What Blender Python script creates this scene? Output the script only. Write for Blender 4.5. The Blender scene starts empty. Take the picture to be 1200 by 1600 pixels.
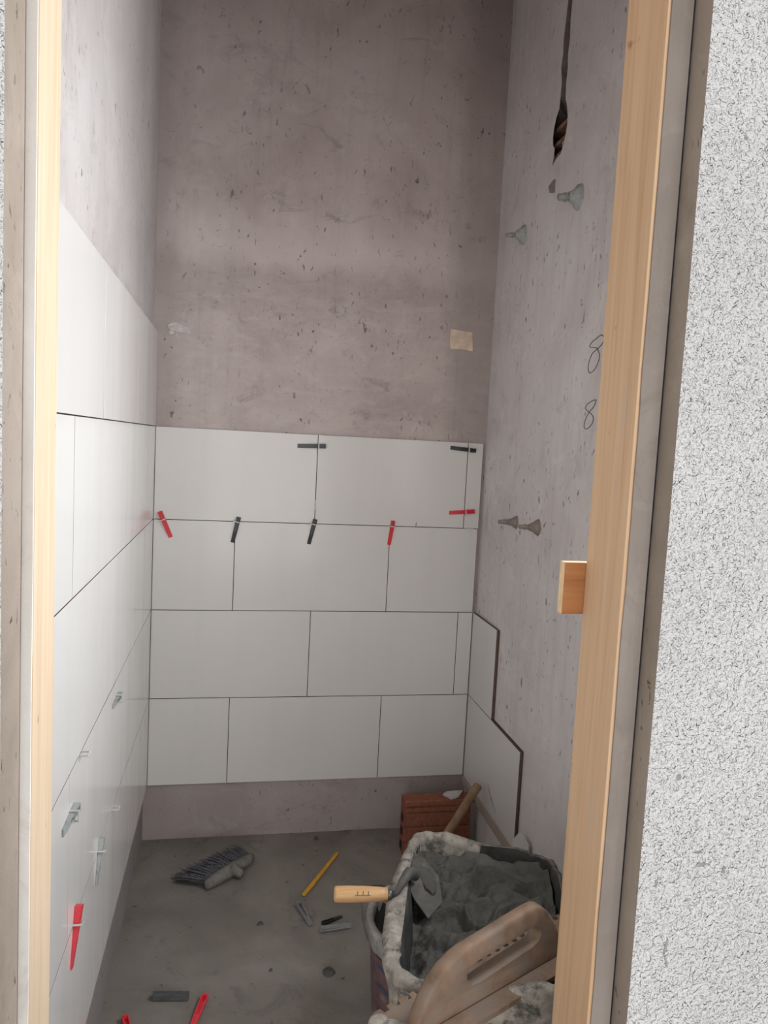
import bpy, bmesh, math, random
from mathutils import Vector, Matrix, noise
from mathutils.geometry import tessellate_polygon
random.seed(7)
S = bpy.context.scene
COL = S.collection

# ------------------------------------------------------------------ camera
FLOOR = 0.226                       # lowest tile course starts this far above the floor
cam_d = bpy.data.cameras.new('camera'); cam = bpy.data.objects.new('camera', cam_d); COL.objects.link(cam)
cam_d.sensor_fit = 'VERTICAL'; cam_d.sensor_height = 36.0; cam_d.lens = 1183.5 / 1600 * 36.0
cam_d.clip_start = 0.02
yaw, pit, rol = 0.195971, -0.0889107, 0.0513679
fw = Vector((math.sin(yaw)*math.cos(pit), math.cos(yaw)*math.cos(pit), math.sin(pit)))
rt = Vector((math.cos(yaw), -math.sin(yaw), 0)); up = rt.cross(fw)
r2 = rt*math.cos(rol) + up*math.sin(rol); u2 = up*math.cos(rol) - rt*math.sin(rol)
M = Matrix((r2, u2, -fw)).transposed().to_4x4()
M.translation = Vector((0.294623, -2.921632, 1.355387 + FLOOR))
cam.matrix_world = M
S.camera = cam

# ------------------------------------------------------------------ light
w = bpy.data.worlds.new('World'); S.world = w; w.use_nodes = True
bg = w.node_tree.nodes['Background']; bg.inputs[0].default_value = (0.93, 0.96, 1.0, 1); bg.inputs[1].default_value = 0.50

def area(name, loc, target, sx, sy, power, col):
    d = bpy.data.lights.new(name, 'AREA'); d.shape = 'RECTANGLE'; d.size = sx; d.size_y = sy
    d.energy = power; d.color = col
    o = bpy.data.objects.new(name, d); COL.objects.link(o); o.location = loc
    o.rotation_euler = (Vector(target)-Vector(loc)).to_track_quat('-Z', 'Y').to_euler()
    return o
# daylight at the small window in the right-hand wall, hidden behind the door post
area('daylight_side_window', (1.60, -1.45, 1.82), (0.0, -1.42, 1.62), 0.48, 1.10, 45, (0.93, 0.965, 1.0))
# daylight of the hall the photograph is taken from
area('daylight_hall', (-0.1, -6.2, 1.55), (0.3, -1.9, 1.45), 6.0, 3.0, 215, (1.0, 0.985, 0.97))

S.view_settings.view_transform = 'Standard'; S.view_settings.look = 'None'
S.view_settings.gamma = 1.0; S.view_settings.use_curve_mapping = False
S.view_settings.exposure = 0.0

# ------------------------------------------------------------------ helpers
def tag(o, label=None, cat=None, group=None, kind=None):
    if label: o['label'] = label
    if cat: o['category'] = cat
    if group: o['group'] = group
    if kind: o['kind'] = kind
    return o
def obj(name, me, mat=None, parent=None, smooth=False):
    if isinstance(me, bmesh.types.BMesh):
        bm = me; me = bpy.data.meshes.new(name); bm.normal_update(); bm.to_mesh(me); bm.free()
    if mat is not None and len(me.materials) == 0:
        for m in (mat if isinstance(mat, (list, tuple)) else [mat]): me.materials.append(m)
    if smooth:
        for p in me.polygons: p.use_smooth = True
    o = bpy.data.objects.new(name, me); COL.objects.link(o)
    if parent is not None: o.parent = parent
    return o
def empty(name, loc=(0, 0, 0), rot=(0, 0, 0)):
    o = bpy.data.objects.new(name, None); COL.objects.link(o); o.empty_display_size = 0.05
    o.location = loc; o.rotation_euler = rot
    return o
def struct(name, me, mat, parent=None, smooth=False):
    o = obj(name, me, mat, parent, smooth)
    if parent is None: o['kind'] = 'structure'
    return o
def bx(bm, x0, x1, y0, y1, z0, z1, mi=0):
    v = [bm.verts.new(p) for p in ((x0,y0,z0),(x1,y0,z0),(x1,y1,z0),(x0,y1,z0),(x0,y0,z1),(x1,y0,z1),(x1,y1,z1),(x0,y1,z1))]
    for f in ((0,3,2,1),(4,5,6,7),(0,1,5,4),(1,2,6,5),(2,3,7,6),(3,0,4,7)):
        fc = bm.faces.new([v[i] for i in f]); fc.material_index = mi
    return v
def box(x0, x1, y0, y1, z0, z1, bev=0.0):
    bm = bmesh.new(); bx(bm, x0, x1, y0, y1, z0, z1)
    if bev: bmesh.ops.bevel(bm, geom=bm.edges[:], offset=bev, segments=2, affect='EDGES', profile=0.6)
    return bm
def prism(bm, pts, vec, mi=0):
    """closed polygon pts (3D) swept by vec"""
    a = [bm.verts.new(p) for p in pts]; b = [bm.verts.new(Vector(p)+Vector(vec)) for p in pts]
    n = len(a)
    fs = []
    for t in tessellate_polygon([[Vector(p) for p in pts]]):
        fs.append(bm.faces.new([a[i] for i in t])); fs.append(bm.faces.new([b[i] for i in reversed(t)]))
    for i in range(n):
        fs.append(bm.faces.new((a[i], b[i], b[(i+1) % n], a[(i+1) % n])))
    for f in fs: f.material_index = mi
    bmesh.ops.recalc_face_normals(bm, faces=fs)
    return fs
def tube(bm, path, rad, n=12, cap=True, mi=0):
    path = [Vector(p) for p in path]
    if not isinstance(rad, (list, tuple)): rad = [rad]*len(path)
    rings = []
    t0 = (path[1]-path[0]).normalized()
    u = t0.orthogonal().normalized()
    for i, p in enumerate(path):
        t = (path[min(i+1, len(path)-1)]-path[max(i-1, 0)]).normalized()
        u = (u - t*u.dot(t)).normalized(); v = t.cross(u)
        rings.append([bm.verts.new(p+(u*math.cos(2*math.pi*k/n)+v*math.sin(2*math.pi*k/n))*rad[i]) for k in range(n)])
    fs = []
    for a, b in zip(rings, rings[1:]):
        for k in range(n):
            fs.append(bm.faces.new((a[k], a[(k+1) % n], b[(k+1) % n], b[k])))
    if cap: fs.append(bm.faces.new(rings[0][::-1])); fs.append(bm.faces.new(rings[-1]))
    for f in fs: f.material_index = mi
    return rings
def lathe(bm, prof, n=32, c=(0, 0, 0), mi=0):
    rings = []
    for r, z in prof:
        if r < 1e-6: rings.append([bm.verts.new((c[0], c[1], c[2]+z))])
        else: rings.append([bm.verts.new((c[0]+r*math.cos(2*math.pi*k/n), c[1]+r*math.sin(2*math.pi*k/n), c[2]+z)) for k in range(n)])
    for a, b in zip(rings, rings[1:]):
        for k in range(n):
            k2 = (k+1) % n
            if len(a) == 1 and len(b) == 1: continue
            if len(a) == 1: f = bm.faces.new((a[0], b[k2], b[k]))
            elif len(b) == 1: f = bm.faces.new((a[k], a[k2], b[0]))
            else: f = bm.faces.new((a[k], a[k2], b[k2], b[k]))
            f.material_index = mi
def fbm(p, oct=4, s=1.0):
    return noise.fractal(Vector(p)*s, 0.6, 2.0, oct)

# ------------------------------------------------------------------ materials
def mat_base(name):
    m = bpy.data.materials.new(name); m.use_nodes = True
    nt = m.node_tree; b = nt.nodes['Principled BSDF']
    return m, nt, b
def N(nt, t, **k):
    n = nt.nodes.new(t)
    for a, v in k.items():
        if hasattr(n, a): setattr(n, a, v)
    return n
def coords(nt, scale=(1, 1, 1), rot=(0, 0, 0)):
    tc = N(nt, 'ShaderNodeTexCoord'); mp = N(nt, 'ShaderNodeMapping')
    mp.inputs['Scale'].default_value = scale; mp.inputs['Rotation'].default_value = rot
    nt.links.new(tc.outputs['Object'], mp.inputs['Vector'])
    return mp.outputs[0]
def nz(nt, vec, scale, detail=4, rough=0.55, dist=0.0):
    n = N(nt, 'ShaderNodeTexNoise'); n.inputs['Scale'].default_value = scale
    n.inputs['Detail'].default_value = detail; n.inputs['Roughness'].default_value = rough
    n.inputs['Distortion'].default_value = dist
    nt.links.new(vec, n.inputs['Vector']); return n.outputs['Fac']
def ramp(nt, fac, stops, interp='LINEAR'):
    r = N(nt, 'ShaderNodeValToRGB'); cr = r.color_ramp; cr.interpolation = interp
    while len(cr.elements) < len(stops): cr.elements.new(0.5)
    for e, (p, c) in zip(cr.elements, stops):
        e.position = p; e.color = (c[0], c[1], c[2], 1) if isinstance(c, (tuple, list)) else (c, c, c, 1)
    nt.links.new(fac, r.inputs[0]); return r.outputs[0]
def mix(nt, a, b, fac, mode='MIX'):
    m = N(nt, 'ShaderNodeMix'); m.data_type = 'RGBA'; m.blend_type = mode; m.clamp_factor = True
    for s, v in ((6, a), (7, b)):
        if isinstance(v, (tuple, list)): m.inputs[s].default_value = (v[0], v[1], v[2], 1)
        else: nt.links.new(v, m.inputs[s])
    if isinstance(fac, (int, float)): m.inputs[0].default_value = fac
    else: nt.links.new(fac, m.inputs[0])
    return m.outputs[2]
def bump(nt, b, h, strength=0.3, dist=0.01):
    n = N(nt, 'ShaderNodeBump'); n.inputs['Strength'].default_value = strength; n.inputs['Distance'].default_value = dist
    nt.links.new(h, n.inputs['Height'])
    prev = b.inputs['Normal']
    if prev.is_linked: nt.links.new(prev.links[0].from_socket, n.inputs['Normal'])
    nt.links.new(n.outputs[0], b.inputs['Normal'])
def simple(name, col, rough=0.6, var=0.25, scale=40, bmp=0.0, spec=0.5, metal=0.0, dirt=None):
    m, nt, b = mat_base(name); v = coords(nt)
    f = nz(nt, v, scale, 5)
    lo = tuple(c*(1-var) for c in col); hi = tuple(min(1, c*(1+var)) for c in col)
    c = ramp(nt, f, [(0.3, lo), (0.7, hi)])
    if dirt: c = mix(nt, c, dirt[0], ramp(nt, nz(nt, v, dirt[1], 6, 0.7), [(dirt[2], 0.0), (dirt[2]+0.12, dirt[3])]))
    nt.links.new(c, b.inputs['Base Color'])
    b.inputs['Roughness'].default_value = rough; b.inputs['Specular IOR Level'].default_value = spec; b.inputs['Metallic'].default_value = metal
    if bmp: bump(nt, b, f, bmp, 0.004)
    return m

def plaster_mat(name, lo, mid, hi, streak_rot=(0, 0, 0), speck=True, streak=0.35, back=False, damp=False):
    """trowelled grey-brown cement plaster"""
    m, nt, b = mat_base(name); v = coords(nt)
    big = nz(nt, v, 1.9, 8, 0.62, 0.4)
    c = ramp(nt, big, [(0.30, lo), (0.50, mid), (0.70, hi)])
    vs = coords(nt, (26, 26, 1.6))
    st = nz(nt, vs, 1.0, 6, 0.65)
    c = mix(nt, c, tuple(x*0.72 for x in lo), ramp(nt, st, [(0.52, 0.0), (0.78, streak)]))
    med = nz(nt, v, 9, 7, 0.7, 0.8)
    c = mix(nt, c, tuple(min(1, x*1.22) for x in hi), ramp(nt, med, [(0.55, 0.0), (0.75, 0.35)]))
    c = mix(nt, c, tuple(x*0.7 for x in lo), ramp(nt, nz(nt, v, 4.3, 8, 0.75, 1.2), [(0.56, 0.0), (0.70, 0.45)]))
    if back:
        sx = N(nt, 'ShaderNodeSeparateXYZ'); nt.links.new(v, sx.inputs[0])
        wob = N(nt, 'ShaderNodeMath', operation='MULTIPLY_ADD'); nt.links.new(nz(nt, v, 5, 5, 0.6), wob.inputs[0]); wob.inputs[1].default_value = 0.22; nt.links.new(sx.outputs[2], wob.inputs[2])
        zn = N(nt, 'ShaderNodeMapRange'); zn.inputs[1].default_value = 1.5; zn.inputs[2].default_value = 3.5; nt.links.new(wob.outputs[0], zn.inputs[0])
        # an old day joint of the plaster: pale floated band above, scraped and rougher coat below
        c = mix(nt, c, tuple(min(1, x*1.12) for x in hi), ramp(nt, zn.outputs[0], [(0.395, 0.0), (0.435, 0.55), (0.48, 0.35), (0.54, 0.0)]))
        c = mix(nt, c, tuple(x*0.74 for x in lo), ramp(nt, zn.outputs[0], [(0.05, 0.18), (0.30, 0.22), (0.385, 0.36), (0.400, 0.32), (0.445, 0.0)]))
        scr = ramp(nt, nz(nt, coords(nt, (1, 1, 2.2)), 7, 9, 0.74, 0.7), [(0.46, 0.0), (0.66, 0.42)])
        low = ramp(nt, zn.outputs[0], [(0.36, 1.0), (0.43, 0.0)])
        mm = N(nt, 'ShaderNodeMath', operation='MULTIPLY'); nt.links.new(scr, mm.inputs[0]); nt.links.new(low, mm.inputs[1])
        c = mix(nt, c, tuple(min(1, x*1.03) for x in hi), mm.outputs[0])
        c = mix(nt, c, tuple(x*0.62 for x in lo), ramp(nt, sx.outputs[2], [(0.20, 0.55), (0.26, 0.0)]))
        c = mix(nt, c, tuple(x*0.60 for x in lo), ramp(nt, nz(nt, coords(nt, (1, 1, 1.6)), 6.5, 9, 0.72, 1.0), [(0.57, 0.0), (0.70, 0.55)]))
        c = mix(nt, c, tuple(x*0.45 for x in lo), ramp(nt, nz(nt, coords(nt, (1.6, 1.6, 1)), 19, 6, 0.6, 1.6), [(0.64, 0.0), (0.70, 0.6)]))
        # corner darkening put into the colour, browner smears at both sides
        xw = N(nt, 'ShaderNodeMath', operation='MULTIPLY_ADD'); nt.links.new(nz(nt, coords(nt, (3, 3, 1.2)), 3, 5, 0.6), xw.inputs[0]); xw.inputs[1].default_value = 0.16; nt.links.new(sx.outputs[0], xw.inputs[2])
        cor = ramp(nt, xw.outputs[0], [(0.10, 0.55), (0.20, 0.0), (0.98, 0.0)])
        c = mix(nt, c, tuple(x*0.80 for x in lo), cor)
        x2 = N(nt, 'ShaderNodeMath', operation='SUBTRACT'); nt.links.new(xw.outputs[0], x2.inputs[0]); x2.inputs[1].default_value = 1.0
        c = mix(nt, c, tuple(x*0.78 for x in lo), ramp(nt, x2.outputs[0], [(0.14, 0.0), (0.24, 0.60)]))
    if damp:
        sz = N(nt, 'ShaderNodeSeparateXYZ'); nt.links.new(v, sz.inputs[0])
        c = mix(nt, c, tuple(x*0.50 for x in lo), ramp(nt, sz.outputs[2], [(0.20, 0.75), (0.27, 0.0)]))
    if speck:
        vp = coords(nt, (1.5, 1.5, 0.75))
        pits = ramp(nt, nz(nt, vp, 44, 3, 0.5, 0.6), [(0.655, 0.0), (0.70, 0.85)])
        msk = ramp(nt, nz(nt, v, 2.6, 3), [(0.42, 0.0), (0.56, 1.0)])
        pm = N(nt, 'ShaderNodeMath', operation='MULTIPLY'); nt.links.new(pits, pm.inputs[0]); nt.links.new(msk, pm.inputs[1])
        c = mix(nt, c, tuple(x*0.34 for x in lo), pm.outputs[0])
        inv = N(nt, 'ShaderNodeMath', operation='SUBTRACT'); inv.inputs[0].default_value = 1.0; nt.links.new(pm.outputs[0], inv.inputs[1])
        bump(nt, b, inv.outputs[0], 0.5, 0.003)
    nt.links.new(c, b.inputs['Base Color']); b.inputs['Roughness'].default_value = 0.93
    b.inputs['Specular IOR Level'].default_value = 0.15
    bump(nt, b, nz(nt, v, 150, 4, 0.7), 0.22, 0.003)
    bump(nt, b, med, 0.25, 0.008)
    return m
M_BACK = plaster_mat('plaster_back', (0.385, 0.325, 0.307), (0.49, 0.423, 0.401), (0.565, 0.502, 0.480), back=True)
M_RIGHT = plaster_mat('plaster_right', (0.52, 0.472, 0.460), (0.605, 0.563, 0.552), (0.67, 0.635, 0.625), streak=0.4)
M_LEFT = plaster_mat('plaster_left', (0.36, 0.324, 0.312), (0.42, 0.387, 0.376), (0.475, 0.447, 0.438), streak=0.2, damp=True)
M_REVEAL = plaster_mat('plaster_reveal', (0.25, 0.205, 0.165), (0.32, 0.265, 0.22), (0.38, 0.325, 0.275), streak=0.2)
M_CEIL = plaster_mat('plaster_ceiling', (0.56, 0.53, 0.52), (0.62, 0.59, 0.58), (0.68, 0.65, 0.64), speck=False)

def floor_mat():
    m, nt, b = mat_base('cement_floor'); v = coords(nt)
    c = ramp(nt, nz(nt, v, 3.2, 8, 0.6, 0.5), [(0.3, (0.150, 0.133, 0.115)), (0.5, (0.205, 0.184, 0.161)), (0.72, (0.258, 0.235, 0.209))])
    c = mix(nt, c, (0.06, 0.056, 0.05), ramp(nt, nz(nt, v, 7, 6, 0.7, 0.6), [(0.58, 0), (0.74, 0.6)]))
    c = mix(nt, c, (0.045, 0.042, 0.038), ramp(nt, nz(nt, v, 33, 3, 0.5, 0.4), [(0.68, 0), (0.73, 0.75)]))
    c = mix(nt, c, (0.24, 0.22, 0.198), ramp(nt, nz(nt, v, 60, 5, 0.75), [(0.55, 0), (0.8, 0.45)]))
    nt.links.new(c, b.inputs['Base Color']); b.inputs['Roughness'].default_value = 0.82; b.inputs['Specular IOR Level'].default_value = 0.3
    bump(nt, b, nz(nt, v, 120, 5, 0.7), 0.3, 0.003); bump(nt, b, nz(nt, v, 12, 5, 0.6), 0.3, 0.012)
    return m
M_FLOOR = floor_mat()

def render_mat():
    m, nt, b = mat_base('rough_white_render'); v = coords(nt)
    g = nz(nt, v, 190, 2, 0.5, 0.0)
    g2 = nz(nt, v, 95, 2, 0.5, 0.0)
    c = ramp(nt, nz(nt, v, 3.0, 6, 0.6), [(0.3, (0.66, 0.655, 0.648)), (0.7, (0.75, 0.746, 0.738))])
    c = mix(nt, c, (0.30, 0.29, 0.28), ramp(nt, nz(nt, v, 26, 5, 0.65), [(0.70, 0), (0.78, 0.7)]))
    nt.links.new(c, b.inputs['Base Color']); b.inputs['Roughness'].default_value = 0.95; b.inputs['Specular IOR Level'].default_value = 0.1
    bump(nt, b, ramp(nt, g, [(0.25, 0.0), (0.75, 1.0)]), 0.9, 0.0046)
    bump(nt, b, ramp(nt, g2, [(0.25, 0.0), (0.75, 1.0)]), 0.7, 0.0036)
    return m
M_RENDER = render_mat()

def tile_mat():
    m, nt, b = mat_base('glazed_white_tile'); v = coords(nt)
    c = ramp(nt, nz(nt, v, 2.0, 4), [(0.3, (0.60, 0.582, 0.562)), (0.7, (0.625, 0.610, 0.590))])
    dust = nz(nt, coords(nt, (9, 9, 0.9)), 1.0, 6, 0.65)
    c = mix(nt, c, (0.56, 0.548, 0.535), ramp(nt, dust, [(0.50, 0), (0.75, 0.30)]))
    nt.links.new(c, b.inputs['Base Color'])
    r = ramp(nt, dust, [(0.30, 0.09), (0.70, 0.22)])
    nt.links.new(r, b.inputs['Roughness']); b.inputs['Specular IOR Level'].default_value = 0.26
    return m
M_TILE = tile_mat()
M_TILEBODY = simple('fired_tile_body', (0.135, 0.085, 0.070), 0.9, 0.2, 60, 0.2, 0.1)
M_GLUE = simple('tile_adhesive', (0.075, 0.062, 0.055), 0.95, 0.3, 60, 0.4, 0.1)

def wood_mat(name, lo, mid, hi, scale=(55, 55, 2.2), smear=None, rough=0.6):
    m, nt, b = mat_base(name); v = coords(nt, scale)
    f = nz(nt, v, 1.0, 6, 0.6, 0.6)
    c = ramp(nt, f, [(0.28, lo), (0.5, mid), (0.75, hi)])
    v2 = coords(nt, tuple(s*0.22 for s in scale))
    c = mix(nt, c, tuple(x*0.78 for x in lo), ramp(nt, nz(nt, v2, 1.0, 4), [(0.55, 0), (0.72, 0.35)]))
    vk = coords(nt); kn = nz(nt, vk, 23, 2, 0.4)
    c = mix(nt, c, tuple(x*0.42 for x in lo), ramp(nt, kn, [(0.755, 0), (0.80, 0.8)]))
    if smear: c = mix(nt, c, smear[0], ramp(nt, nz(nt, coords(nt, (14, 14, 3.5)), 1.0, 5, 0.6), [(smear[1], 0), (smear[1]+0.08, smear[2])]))
    nt.links.new(c, b.inputs['Base Color']); b.inputs['Roughness'].default_value = rough; b.inputs['Specular IOR Level'].default_value = 0.3
    bump(nt, b, f, 0.12, 0.002)
    return m
M_WOOD = wood_mat('pine_post', (0.50, 0.310, 0.175), (0.58, 0.385, 0.235), (0.63, 0.445, 0.290), smear=((0.50, 0.40, 0.32), 0.66, 0.45))
M_BLOCK = wood_mat('pine_block', (0.27, 0.100, 0.030), (0.34, 0.140, 0.048), (0.40, 0.18, 0.07), scale=(6, 60, 60))
M_ENDGRAIN = simple('pale_end_grain', (0.70, 0.50, 0.30), 0.7, 0.12, 90, 0.2)
M_HANDLE = wood_mat('varnished_handle', (0.36, 0.205, 0.088), (0.46, 0.275, 0.130), (0.53, 0.345, 0.18), scale=(5, 60, 60), rough=0.45)
M_HAMMER = wood_mat('dirty_hammer_wood', (0.19, 0.115, 0.065), (0.26, 0.165, 0.10), (0.31, 0.215, 0.145), scale=(30, 30, 8), rough=0.7)
M_FLOAT = simple('weathered_float', (0.170, 0.108, 0.070), 0.6, 0.35, 22, 0.2, 0.3, dirt=((0.165, 0.128, 0.102), 10, 0.47, 0.85))
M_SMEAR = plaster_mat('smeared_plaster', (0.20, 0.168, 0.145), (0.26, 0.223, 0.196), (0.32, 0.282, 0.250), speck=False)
M_WOOD_LIT = wood_mat('lit_pine_post', (0.60, 0.44, 0.29), (0.67, 0.515, 0.36), (0.72, 0.58, 0.43))  # same pine lightened: window glare on the left post put into the colour
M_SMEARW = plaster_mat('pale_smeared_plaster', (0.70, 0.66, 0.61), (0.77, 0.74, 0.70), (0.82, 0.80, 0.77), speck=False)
M_CRUST = simple('dried_mortar_crust', (0.255, 0.232, 0.200), 0.95, 0.35, 38, 0.8, 0.1, dirt=((0.06, 0.056, 0.05), 22, 0.52, 0.9))
M_CRUSTDK = simple('grey_mortar_crust', (0.13, 0.122, 0.11), 0.95, 0.35, 45, 0.6, 0.1, dirt=((0.05, 0.048, 0.045), 26, 0.52, 0.85))
M_MORTAR = simple('wet_grey_mortar', (0.078, 0.076, 0.068), 0.6, 0.22, 24, 0.3, 0.3)
nt = M_MORTAR.node_tree; bb = nt.nodes['Principled BSDF']; vv = coords(nt)
bump(nt, bb, ramp(nt, nz(nt, vv, 34, 7, 0.68, 1.4), [(0.35, 0.0), (0.65, 1.0)]), 0.4, 0.010)
M_TUBIN = simple('mortar_stained_plastic', (0.036, 0.036, 0.034), 0.8, 0.5, 18, 0.5, 0.2, dirt=((0.085, 0.082, 0.075), 16, 0.56, 0.6))
M_BRICK = simple('red_clay_block', (0.250, 0.098, 0.064), 0.9, 0.2, 50, 0.3, 0.1, dirt=((0.30, 0.17, 0.13), 18, 0.6, 0.5))
M_BRICKDK = simple('old_brick', (0.20, 0.105, 0.075), 0.95, 0.4, 60, 0.5, 0.1)
M_CHIP = simple('grey_chip', (0.30, 0.29, 0.28), 0.95, 0.35, 90, 0.4, 0.1)
M_DARK = simple('dark_cavity_shade', (0.03, 0.027, 0.03), 0.95, 0.5, 80, 0.5, 0.1)  # near-black puts the shade of the recesses into the colour
M_RED = simple('red_plastic', (0.62, 0.030, 0.045), 0.35, 0.12, 60)
M_BLACK = simple('black_plastic', (0.018, 0.019, 0.022), 0.38, 0.3, 60, dirt=((0.30, 0.29, 0.28), 34, 0.68, 0.5))
M_GREY = simple('dusty_grey_plastic', (0.17, 0.172, 0.168), 0.55, 0.2, 60)
M_PALEGREY = simple('pale_grey_plastic', (0.30, 0.315, 0.31), 0.4, 0.15, 60)
M_CLIP = simple('translucent_white_plastic', (0.52, 0.51, 0.49), 0.3, 0.05, 60)
M_YELLOW = wood_mat('yellow_stick', (0.50, 0.235, 0.018), (0.62, 0.32, 0.03), (0.70, 0.40, 0.06), scale=(30, 30, 30))
M_STEEL = simple('smeared_steel', (0.10, 0.092, 0.085), 0.6, 0.3, 30, 0.2, 0.3, 0.1, dirt=((0.065, 0.064, 0.058), 18, 0.5, 0.9))
M_FERRULE = simple('grey_ferrule', (0.13, 0.13, 0.13), 0.4, 0.2, 60, 0, 0.5, 0.7)
M_PAPER = simple('beige_patch', (0.60, 0.485, 0.38), 0.9, 0.2, 30, 0.2, 0.1)
M_LIME = simple('white_scrape', (0.50, 0.46, 0.44), 0.95, 0.2, 60, 0.4, 0.1)
M_PENCIL = simple('pencil_line', (0.085, 0.075, 0.075), 0.8, 0.2, 90)
M_BRISTLE = simple('grey_bristles', (0.095, 0.095, 0.105), 0.7, 0.6, 140)
M_BROOM = simple('dusty_broom_plastic', (0.165, 0.155, 0.140), 0.85, 0.25, 35, 0.3, 0.2)
M_PIPE = simple('grey_pipe_plug', (0.25, 0.26, 0.26), 0.5, 0.15, 50)
M_CONE = simple('grey_mortar_patch', (0.34, 0.35, 0.345), 0.95, 0.22, 50, 0.5, 0.1)
M_CONEB = simple('brown_mortar_patch', (0.24, 0.20, 0.175), 0.95, 0.25, 50, 0.5, 0.1)
M_BUCKET = simple('stained_bucket_plastic', (0.22, 0.175, 0.17), 0.6, 0.25, 12, 0.15, 0.3, dirt=((0.36, 0.34, 0.315), 14, 0.55, 0.75))
M_BUCKRIM = simple('whitened_bucket_rim', (0.29, 0.275, 0.255), 0.85, 0.3, 40, 0.4, 0.2)
M_LABEL = simple('faded_bucket_label', (0.115, 0.062, 0.068), 0.5, 0.3, 25, dirt=((0.20, 0.16, 0.14), 16, 0.52, 0.8))
M_LABEL2 = simple('dark_label_print', (0.05, 0.055, 0.09), 0.5, 0.3, 25)
M_WHITE = simple('white_window_frame', (0.75, 0.75, 0.74), 0.4, 0.03, 20)
M_BATTEN = wood_mat('support_batten', (0.30, 0.235, 0.185), (0.37, 0.30, 0.245), (0.42, 0.35, 0.30), scale=(40, 3, 40))
M_SLATE = simple('dark_rubber_bar', (0.075, 0.078, 0.078), 0.8, 0.25, 60, 0.3, 0.2)

# ------------------------------------------------------------------ room shell
XR, YB, XL = 1.282, 0.015, -0.015
YF, HC = -1.80, 3.34
def grid_wall(name, p0, du, dv, nu, nv, mat, nrm, amp=0.0015):
    """slightly wavy plaster face"""
    bm = bmesh.new(); p0, du, dv, nrm = Vector(p0), Vector(du), Vector(dv), Vector(nrm)
    vs = [[bm.verts.new(p0+du*(i/nu)+dv*(j/nv)+nrm*(fbm((p0+du*(i/nu)+dv*(j/nv)), 3, 5.0)*amp)) for i in range(nu+1)] for j in range(nv+1)]
    for j in range(nv):
        for i in range(nu):
            bm.faces.new((vs[j][i], vs[j][i+1], vs[j+1][i+1], vs[j+1][i]))
    return struct(name, bm, mat, smooth=True)
wall_back = grid_wall('wall_back', (XL-0.1, YB, -0.02), (1.75, 0, 0), (0, 0, HC+0.05), 60, 110, M_BACK, (0, -1, 0))
tag(wall_back, 'bare grey brown plastered back wall, white tiled on its lower half', 'wall')
wall_left = grid_wall('wall_left', (XL, YF-0.1, -0.02), (0, 2.0, 0), (0, 0, HC+0.05), 60, 110, M_LEFT, (1, 0, 0))
tag(wall_left, 'left wall tiled white below bare pale plaster', 'wall')
def gridfloor():
    bm = bmesh.new(); nu, nv = 70, 90; x0, x1, y0, y1 = XL-0.1, 1.6, YF-0.25, YB+0.05
    vs = []
    for j in range(nv+1):
        row = []
        for i in range(nu+1):
            x = x0+(x1-x0)*i/nu; y = y0+(y1-y0)*j/nv
            z = fbm((x, y, 0), 4, 4.0)*0.0018
            row.append(bm.verts.new((x, y, z)))
        vs.append(row)
    for j in range(nv):
        for i in range(nu): bm.faces.new((vs[j][i], vs[j][i+1], vs[j+1][i+1], vs[j+1][i]))
    return bm
floor = struct('floor', gridfloor(), M_FLOOR, smooth=True); tag(floor, 'dusty dark grey bare cement floor of the small room', 'floor')
hall = struct('floor_hall', box(-2.5, 4.5, -8.0, -1.98, -0.12, -0.01), M_FLOOR); tag(hall, 'bare cement floor of the hall in front of the doorway', 'floor')
ceil = struct('ceiling', box(-0.3, 1.7, -1.93, 0.2, HC, HC+0.15), M_CEIL); tag(ceil, 'plain plastered ceiling above the small room', 'ceiling')

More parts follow.
